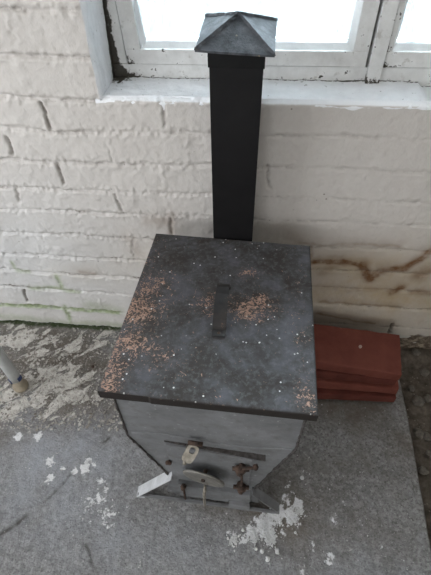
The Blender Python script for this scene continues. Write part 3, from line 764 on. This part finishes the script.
# latch hasp: bent plate with slot at upper left
def plate_with_hole(p_top, p_bot, w, th, hole=True):
    bm = bmesh.new()
    ax = (p_bot-p_top); Ln = ax.length; ax.normalize(); sd = Vector((1, .1, .1)); sd = (sd-ax*sd.dot(ax)).normalized(); nm = ax.cross(sd).normalized()
    n = 32; outer = []; inner = []
    for k in range(n):
        t = 2*math.pi*k/n; c, s = math.cos(t), math.sin(t)
        f = lambda v, e: math.copysign(abs(v)**e, v)
        ox, oy = f(c, .55)*w/2, f(s, .55)*Ln/2
        ix, iy = f(c, .7)*w*.24, -Ln*.20+f(s, .7)*Ln*.17
        outer.append((ox, oy)); inner.append((ix, iy))
    mid = (p_top+p_bot)/2
    def mk(lst, d): return [bm.verts.new(mid+sd*x+ax*y+nm*d) for x, y in lst]
    o1, o2, i1, i2 = mk(outer, th/2), mk(outer, -th/2), mk(inner, th/2), mk(inner, -th/2)
    for k in range(n):
        j = (k+1) % n
        bm.faces.new([o1[k], o1[j], i1[j], i1[k]]); bm.faces.new([o2[j], o2[k], i2[k], i2[j]])
        bm.faces.new([o1[j], o1[k], o2[k], o2[j]]); bm.faces.new([i1[k], i1[j], i2[j], i2[k]])
    return bm
pt, pb = Vector((-.104, .408, .455)), Vector((-.127, .380, .418))
ha = link('hasp', mesh(plate_with_hole(pt, pb, .030, .004), 'hasp'), M['latch'], do); ha['label'] = 'tarnished hinged hasp plate'
bm = bmesh.new(); tube(bm, [pt+Vector((-.018, .004, .004)), pt+Vector((.018, .002, .004))], .006, 10); link('knuckle', mesh(bm, 'knuckle', True), M['rust'], ha)
bm = bmesh.new(); tube(bm, [pb+Vector((0, .046, -.006)), pb+Vector((-.002, -.006, .0))], [.004, .005], 10); link('staple', mesh(bm, 'staple', True), M['latch'], ha)
bm = bmesh.new()   # thin bar on the ground joining the front feet
A = [sf(-.318, 0, .403), sf(.140, 0, .403), sf(.140, 0, .412), sf(-.318, 0, .412), sf(-.318, .012, .403), sf(.140, .012, .403), sf(.140, .012, .412), sf(-.318, .012, .412)]
hexa(bm, A, .001); link('foot_bar', mesh(bm, 'foot_bar'), M['body'], stove)
# hinges: rusty clumps joined by a rod
def lump(c, r, seed):
    bm = bmesh.new(); bmesh.ops.create_icosphere(bm, subdivisions=3, radius=r)
    for v in bm.verts:
        k = fbm(np.array([v.co.x*3+seed]), np.array([v.co.y*3+v.co.z*2]), 40, 3, seed)[0]; v.co *= 1+.45*k
    bmesh.ops.translate(bm, vec=c, verts=bm.verts); return bm
h1 = Vector((.010, .400, .345)); h2 = Vector((.014, .398, .215))
for i, h in enumerate((h1, h2)):
    b = lump(h, .015, 5+i); tube(b, [h+Vector((-.022, .0, .002)), h+Vector((.022, 0, .004))], .006, 8); tube(b, [h+Vector((0, .02, 0)), h+Vector((0, -.018, 0))], .005, 6)
    ro = link('hinge', mesh(b, 'hinge', True), M['rust'], do); ro['label'] = 'rusty hinge'
bm = bmesh.new(); tube(bm, [h1, (h1+h2)/2+Vector((.002, 0, 0)), h2], .0035, 8); link('hinge_rod', mesh(bm, 'hinge_rod', True), M['rust'], do)
bm = bmesh.new(); tube(bm, [(.014, .398, .358), (.035, .398, .366), (.052, .398, .370)], .0045, 8); bm2 = lump(Vector((.046, .400, .369)), .008, 11); tmp = mesh(bm2, 't'); bm.from_mesh(tmp); bpy.data.meshes.remove(tmp)
link('hinge_bolt', mesh(bm, 'hinge_bolt', True), M['rust'], do)
for i, (c, r) in enumerate([((-.158, .410, .138), .010), ((-.188, .418, .30), .008)]):
    b = lump(Vector(c), r, 20+i)
    if i == 0: tube(b, [(-.158, .41, .12), (-.158, .406, .04)], .0035, 8)
    link('bolt', mesh(b, 'bolt', True), M['rust'], stove)
# legs (bent strips splaying outward), four
def leg(x0, z0, x1, y, mat, w=.032, web=None):
    bm = bmesh.new(); t = .004
    d = Vector((x1-x0, 0, -z0)).normalized(); nr = Vector((-d.z, 0, d.x)) if x1 > x0 else Vector((d.z, 0, -d.x))
    A = Vector((x0, y, z0)); B = Vector((x1, y, 0)); wy = Vector((0, w, 0))
    if nr.z < 0: nr = -nr
    hexa(bm, [A-nr*t, B-nr*t, B-nr*t+wy, A-nr*t+wy, A, B, B+wy, A+wy], .0008)
    # small foot return on the ground
    sgn = 1 if x1 > x0 else -1
    xa, xb = sorted((x1-sgn*.002, x1-sgn*.028))
    box(bm, xa, xb, y, y+w, 0.0, .004)
    if web:
        vs = [Vector((x0, y+w-.003, z0-.006)), Vector((x1-sgn*.006, y+w-.003, .004)), Vector((x0, y+w-.003, .03))]
        v1 = [bm.verts.new(v) for v in vs]; v2 = [bm.verts.new(v+Vector((0, .003, 0))) for v in vs]
        bm.faces.new(v1); bm.faces.new(v2[::-1])
        for k in range(3): bm.faces.new([v1[k], v2[k], v2[(k+1) % 3], v1[(k+1) % 3]])
    me = mesh(bm, 'leg')
    return link('leg', me, mat, stove)
l1 = leg(-.190, .195, -.322, .408, M['foot'], .034); l1['label'] = 'splayed steel leg, window light put into its pale colour'
leg(.050, .150, .142, .400, M['body'], .030, True)
leg(-.190, .195, -.322, .88, M['body'], .034); leg(.050, .150, .142, .88, M['body'], .030)

# ---------------------------------------------------------------- chimney
ch = empty('stove_chimney', (-.053, 1.01, .0)); tag(ch, 'tall square black flue with grey pyramid cap, rising behind the stove up to the window', 'chimney')
cy = math.tan(syaw)
def chq(x, y, z): return Vector((x, y+cy*(x+.053), z))
fx0, fx1 = -.1105, .006
bm = bmesh.new()
hexa(bm, [chq(fx0, .970, .0), chq(fx1, .970, .0), chq(fx1, 1.068, .0), chq(fx0, 1.068, .0), chq(-.107, .957, 1.150), chq(.0105, .957, 1.150), chq(.0095, 1.062, 1.150), chq(-.106, 1.062, 1.150)], .002)
link('flue', mesh(bm, 'flue'), M['chimney'], ch)
bm = bmesh.new()   # inner neck under the cap
hexa(bm, [chq(-.1095, .9545, 1.125), chq(.013, .9545, 1.125), chq(.012, 1.064, 1.125), chq(-.1085, 1.064, 1.125), chq(-.1095, .9535, 1.165), chq(.013, .9535, 1.165), chq(.012, 1.066, 1.172), chq(-.1085, 1.066, 1.172)], .001)
link('neck', mesh(bm, 'neck'), M['chimney_inner'], ch)
FLc, FRc, BRc, BLc = (-.1315, .922, 1.170), (.0310, .922, 1.161), (.0365, 1.12, 1.174), (-.131, 1.12, 1.182)
AP = (*[float(v) for v in (onwall(238.7, 13.9, 1.015)[0],)], 1.015, onwall(238.7, 13.9, 1.015)[1])
bm = bmesh.new()
c4 = [Vector(p) for p in (FLc, FRc, BRc, BLc)]; ap = Vector(AP)
top = [bm.verts.new(p) for p in c4]; a = bm.verts.new(ap)
lo4 = [bm.verts.new(p+Vector((0, 0, -.004))) for p in c4]; a2 = bm.verts.new(ap+Vector((0, 0, -.006)))
for k in range(4):
    j = (k+1) % 4
    bm.faces.new([top[k], top[j], a]); bm.faces.new([lo4[j], lo4[k], a2]); bm.faces.new([top[j], top[k], lo4[k], lo4[j]])
bmesh.ops.subdivide_edges(bm, edges=list(bm.edges), cuts=3, use_grid_fill=True)
for v in bm.verts:
    v.co.z += .0016*fbm(np.array([v.co.x]), np.array([v.co.y]), 30, 3, 300)[0]
capo = link('cap', mesh(bm, 'cap'), M['cap'], ch, (ap.x, ap.y, 1.165)); capo['label'] = 'grey folded lead pyramid cap'
# crimped seams along the hips
for k, c in enumerate(c4):
    bm = bmesh.new(); n = 13; d = (c-ap); sd = d.cross(Vector((0, 0, 1))).normalized()
    pr_ = []
    for i in range(n+1):
        t = i/n; p = ap+d*t
        w = .0028 if i % 2 else .0062
        pr_.append([bm.verts.new(p-sd*w+Vector((0, 0, -.0005))), bm.verts.new(p+Vector((0, 0, .0045+.001*random.random()))), bm.verts.new(p+sd*.0025+Vector((0, 0, -.0005)))])
    for x, y in zip(pr_[:-1], pr_[1:]):
        for q in range(3): bm.faces.new([x[q], x[(q+1) % 3], y[(q+1) % 3], y[q]])
    bm.faces.new(pr_[0]); bm.faces.new(pr_[-1][::-1])
    link('crimped_seam', mesh(bm, 'crimped_seam'), M['cap'], capo)
bm = bmesh.new(); c = onwall(236.5, 36, .962); bmesh.ops.create_uvsphere(bm, u_segments=10, v_segments=6, radius=.0022, matrix=Matrix.Translation((c[0], .962, c[1])))
nl = link('nail_head', mesh(bm, 'nail_head', True), M['latch'], capo)
# flue collar joining stove back
bm = bmesh.new(); box(bm, -.10, -.005, .925, .964, .45, .56, .003); link('flue_collar', mesh(bm, 'flue_collar'), M['chimney'], stove)

# ================================================================ BRICK STACK
def tile(c, rz, L, W, H, tilt=(0, 0), seed=0):
    bm = bmesh.new(); bmesh.ops.create_cube(bm, size=1)
    bmesh.ops.scale(bm, vec=(L, W, H), verts=bm.verts)
    bmesh.ops.bevel(bm, geom=list(bm.edges), offset=.004, segments=2, affect='EDGES')
    bmesh.ops.subdivide_edges(bm, edges=[e for e in bm.edges if e.calc_length() > .05], cuts=14, use_grid_fill=True)
    for v in bm.verts:
        e = .0025*fbm(np.array([v.co.x+seed]), np.array([v.co.y+v.co.z*3]), 22, 3, seed)[0]
        edge = abs(v.co.z) > H*.3 and (abs(v.co.y) > W*.48 or abs(v.co.x) > L*.48)
        v.co *= 1+e*(2.0 if edge else .6)/max(.05, abs(v.co.y))*.3
    me = mesh(bm, 'brick')
    o = bpy.data.objects.new('red_brick', me); COL.objects.link(o); me.materials.append(M['brick'])
    o.location = c; o.rotation_euler = (tilt[0], tilt[1], rz)
    return o
def slab_tile(c, seed, name='red_brick'):
    """c: 8 corners, bottom fl fr br bl then top"""
    bm = bmesh.new(); hexa(bm, c, .005)
    bmesh.ops.subdivide_edges(bm, edges=[e for e in bm.edges if e.calc_length() > .05], cuts=14, use_grid_fill=True)
    for v in bm.verts:
        v.co += Vector([.0022*float(fbm(np.array([v.co.x+q]), np.array([v.co.y+v.co.z*2]), 26, 3, seed+q)[0]) for q in range(3)])
    cc = sum((Vector(p) for p in c[:4]), Vector())/4
    return link(name, mesh(bm, name), M['brick' if seed in (40, 50) else 'brick_dark'], None, cc)
HR, HL = .186, .226
def lerp(a, b, t): return tuple(a[i]+(b[i]-a[i])*t for i in range(3))
TFR = (*onfloor(402, 375, HR), HR); TFL = (*onfloor(315.6, 361, HL), HL); TBR = (*onfloor(400, 334.5, HR), HR); TBL = (*onfloor(315.6, 323.6, HL), HL)
BFR = (.588, .823, 0); BFL = (.285, .812, 0); BBR = (TBR[0]+.02, TBR[1]-.0, 0); BBL = (.285, TBL[1]+.03, 0)
# carry the slabs a little further left, behind the stove lid
def ext(l, r): return tuple(l[i]+(l[i]-r[i])*.16 for i in range(3))
B4 = [ext(BFL, BFR), BFR, BBR, ext(BBL, BBR)]; T4 = [ext(TFL, TFR), TFR, TBR, ext(TBL, TBR)]
B4 = [(p[0], p[1], 0.0) for p in B4]
labs = ['red clay brick slab, topmost of the stack right of the stove', 'second red clay slab from the top of the stack by the wall', 'third red clay slab from the top, slightly crooked, in the stack', 'bottom red clay slab of the stack resting on the concrete']
jit = [(0, 0), (-.012, .004), (-.002, .001), (-.010, -.006)]
for i in range(4):
    t1 = 1-i*.25; t0 = t1-.25
    jx, jy = jit[i]
    lo_ = [lerp(B4[k], T4[k], t0+.035) for k in range(4)]; hi_ = [lerp(B4[k], T4[k], t1-.004 if i else 1.0) for k in range(4)]
    # slabs have upright sides: use the mid footprint for both faces
    md = [lerp(B4[k], T4[k], (t0+t1)/2 if i else 1.0) for k in range(4)]
    md = [(p[0]+random.uniform(-.004, .004)*(i > 0), p[1]+random.uniform(-.005, .005)*(i > 0), p[2]) for p in md]
    c8 = [(md[k][0]+jx, md[k][1]+jy, lo_[k][2]+(.002 if i == 3 else 0)) for k in range(4)]+[(md[k][0]+jx, md[k][1]+jy, hi_[k][2]) for k in range(4)]
    o = slab_tile(c8, 40+i*5); tag(o, labs[i], 'brick', 'stack of red clay slabs')
# crumb on the top slab
zt_ = .207; x, y = onfloor(360, 347, zt_)
bm = lump(Vector((x, y, zt_+.003)), .006, 60); o = link('mortar_crumb', mesh(bm, 'mortar_crumb', True), M['mortar_crumb'], None, (x, y, zt_)); tag(o, 'small pale mortar crumb lying on the top red slab', 'crumb')

# ================================================================ WHITE LEG AT LEFT
lx0, ly0 = onfloor(21, 386, .01)
lg = empty('table_leg', (lx0, ly0, 0)); tag(lg, 'white tubular leg with navy tape and tan rubber foot at left edge', 'table leg')
bm = bmesh.new(); tube(bm, [(lx0, ly0, .05), (lx0, ly0, .10), (lx0-.01, ly0, .72)], [.0205, .0205, .0205], 28); link('tube', mesh(bm, 'tube', True), M['cloudcream'], lg)
bm = bmesh.new(); tube(bm, [(lx0, ly0, z) for z in (.002, .004, .012, .022, .027, .032, .062)], [.024, .0275, .029, .028, .024, .0215, .0215], 28)
o = link('rubber_foot', mesh(bm, 'rubber_foot', True), M['tan'], lg); o['label'] = 'tan rubber foot'
for a0, zz in ((R(-35), .068), (R(200), .064)):
    bm = bmesh.new(); vs = []
    for k in range(7):
        a_ = a0+k*R(9)
        vs.append([bm.verts.new((lx0+.0212*math.cos(a_), ly0+.0212*math.sin(a_), zz-.004)), bm.verts.new((lx0+.0212*math.cos(a_), ly0+.0212*math.sin(a_), zz+.016)),
                   bm.verts.new((lx0+.0242*math.cos(a_), ly0+.0242*math.sin(a_), zz+.014)), bm.verts.new((lx0+.0242*math.cos(a_), ly0+.0242*math.sin(a_), zz-.002))])
    for x, y in zip(vs[:-1], vs[1:]):
        for q in range(4): bm.faces.new([x[q], x[(q+1) % 4], y[(q+1) % 4], y[q]])
    bm.faces.new(vs[0]); bm.faces.new(vs[-1][::-1])
    link('tape', mesh(bm, 'tape'), M['navy'], lg)

# ================================================================ DEBRIS
def inside_stove(x, y): return -.36 < x < .17 and .392 < y < .98 or (x > .2 and y > .80)
def chips(name, n, region, smin, smax, thick, mat, label, cat, flat=True):
    bm = bmesh.new(); c = 0
    while c < n:
        x, y = region()
        if inside_stove(x, y) or y > WY-.02 or x > .56: continue
        c += 1
        s = smin+(smax-smin)*random.random()**2.5; k = random.randint(5, 8); a0 = random.random()*6.28
        asp = random.uniform(.5, 1); ro = random.random()*3.14
        tx, ty = random.uniform(-.25, .25), random.uniform(-.25, .25)
        z0 = .002
        t = thick*random.uniform(.6, 1.5)
        P = []
        for i in range(k):
            r = s*random.uniform(.6, 1.0); u, v = r*math.cos(a0+i*6.283/k), r*math.sin(a0+i*6.283/k)*asp
            P.append((u*math.cos(ro)-v*math.sin(ro), u*math.sin(ro)+v*math.cos(ro)))
        A = [bm.verts.new((x+u, y+v, z0-.001+(u*tx+v*ty))) for u, v in P]; B = [bm.verts.new((x+u*.9, y+v*.9, z0+t+(u*tx+v*ty))) for u, v in P]
        bm.faces.new(A[::-1]); bm.faces.new(B)
        for i in range(k): bm.faces.new([A[i], A[(i+1) % k], B[(i+1) % k], B[i]])
    o = link(name, mesh(bm, name), mat); tag(o, label, cat, kind='stuff'); return o
def reg_left():
    x, y = onfloor(random.uniform(-8, 135), random.uniform(326, 430)**1.0); return x+random.gauss(0, .02), y
chips('plaster_flakes', 2300, reg_left, .0015, .009, .0012, M['plaster'], 'loose flakes of pale limewash scattered on the floor left of the stove', 'debris')
def reg_powder():
    cx_, cy_, s = random.choice([(267, 527, .022), (277, 517, .018), (292, 520, .016), (253, 537, .015), (270, 541, .014), (233, 541, .012), (298, 512, .014), (270, 534, .014)])
    x, y = onfloor(cx_, cy_); return x+random.gauss(0, s*.7), y+random.gauss(0, s*.8)
chips('lime_powder', 600, reg_powder, .001, .0055, .003, M['powder'], 'crumbled white lime lying on the floor in front of the stove', 'debris')
def reg_all():
    return onfloor(random.uniform(0, 425), random.uniform(400, 575))
chips('floor_grit', 520, reg_all, .0010, .0036, .0012, M['grit'], 'fine pale grit scattered across the concrete', 'debris')
# a few bigger lumps that can be told apart
for x, y, r, lab in [(268, 559, .008, 'round white lime lump, lowest on the floor in front of the stove'), (277, 552, .008, 'round white lime lump just above the lowest one'), (262, 551, .006, 'small white lime lump left of the two round lumps'),
                     (256, 549, .005, 'tiny white lime lump beside the powder patch'), (243, 530, .005, 'white sliver-end lump left of the powder patch'), (302, 478, .006, 'pale lump on the floor right of the stove leg')]:
    px_, py_ = onfloor(x, y); b = lump(Vector((px_, py_, r*.35)), r, int(x)); 
    for v in b.verts: v.co.z = max(v.co.z, -.001)
    tag(link('lime_lump', mesh(b, 'lime_lump', True), M['powder'], None, (px_, py_, 0)), lab, 'lump', 'white lime lumps by the stove')
x, y = onfloor(93, 367); tag(link('rust_flake', mesh(lump(Vector((x, y, .004)), .007, 93), 'rust_flake', True), M['rust'], None, (x, y, 0)), 'small brown rusty flake on the floor left of the lid', 'flake')
st_l = [(418, 402, .022, 'stone lying against the slab edge, upper'), (428, 398, .016, 'small stone by the right photo edge'), (420, 432, .020, 'flat stone in the soil, middle of the strip'), (428, 436, .015, 'stone at right edge beside the flat stone'),
        (424, 470, .016, 'stone in the soil low on the strip'), (412, 388, .014, 'stone at the corner of the brick stack'), (424, 372, .018, 'stone below the crumbling wall foot'), (414, 356, .016, 'chunk at the foot of the wall'), (430, 452, .012, 'small round stone in the soil')]
for i, (x, y, r, lab) in enumerate(st_l):
    px_, py_ = onfloor(x, y, -.05); z = soilz(px_, py_)
    b = lump(Vector((0, 0, 0)), r, 70+i)
    for v in b.verts: v.co.z *= .55
    bmesh.ops.rotate(b, cent=(0, 0, 0), matrix=Matrix.Rotation(i*1.3, 3, 'Z'), verts=b.verts)
    bmesh.ops.translate(b, vec=(px_, py_, z+r*.25), verts=b.verts)
    tag(link('stone', mesh(b, 'stone', True), M['stone'], None, (px_, py_, z)), lab, 'stone', 'stones in the soil strip')

# ================================================================ LIGHT
W = bpy.data.worlds.new('world'); S.world = W; W.use_nodes = True
wn = W.node_tree.nodes; bg = wn['Background']
bg.inputs[0].default_value = (.92, .96, 1.0, 1); bg.inputs[1].default_value = 3.4
def area(name, loc, target, sx, sy, power, col):
    l = bpy.data.lights.new(name, 'AREA'); l.shape = 'RECTANGLE'; l.size = sx; l.size_y = sy; l.energy = power; l.color = col
    o = bpy.data.objects.new(name, l); COL.objects.link(o); o.location = loc
    o.rotation_euler = (Vector(target)-Vector(loc)).to_track_quat('-Z', 'Y').to_euler(); return o
area('daylight_left_window', (-2.15, -.28, 1.45), (.5, .6, .4), 2.0, 1.4, 27, (.93, .96, 1.0))
area('daylight_rear_window', (-.6, -2.45, 1.5), (-.2, .8, .6), 1.7, 1.2, 7, (1.0, .94, .88))
area('daylight_window', (.36, FY+.50, 1.90), (.0, .75, .65), 2.0, .9, 900, (.90, .95, 1.0))

S.view_settings.view_transform = 'Standard'; S.view_settings.look = 'None'
S.view_settings.gamma = 1.0; S.view_settings.use_curve_mapping = False
S.view_settings.exposure = 0.0
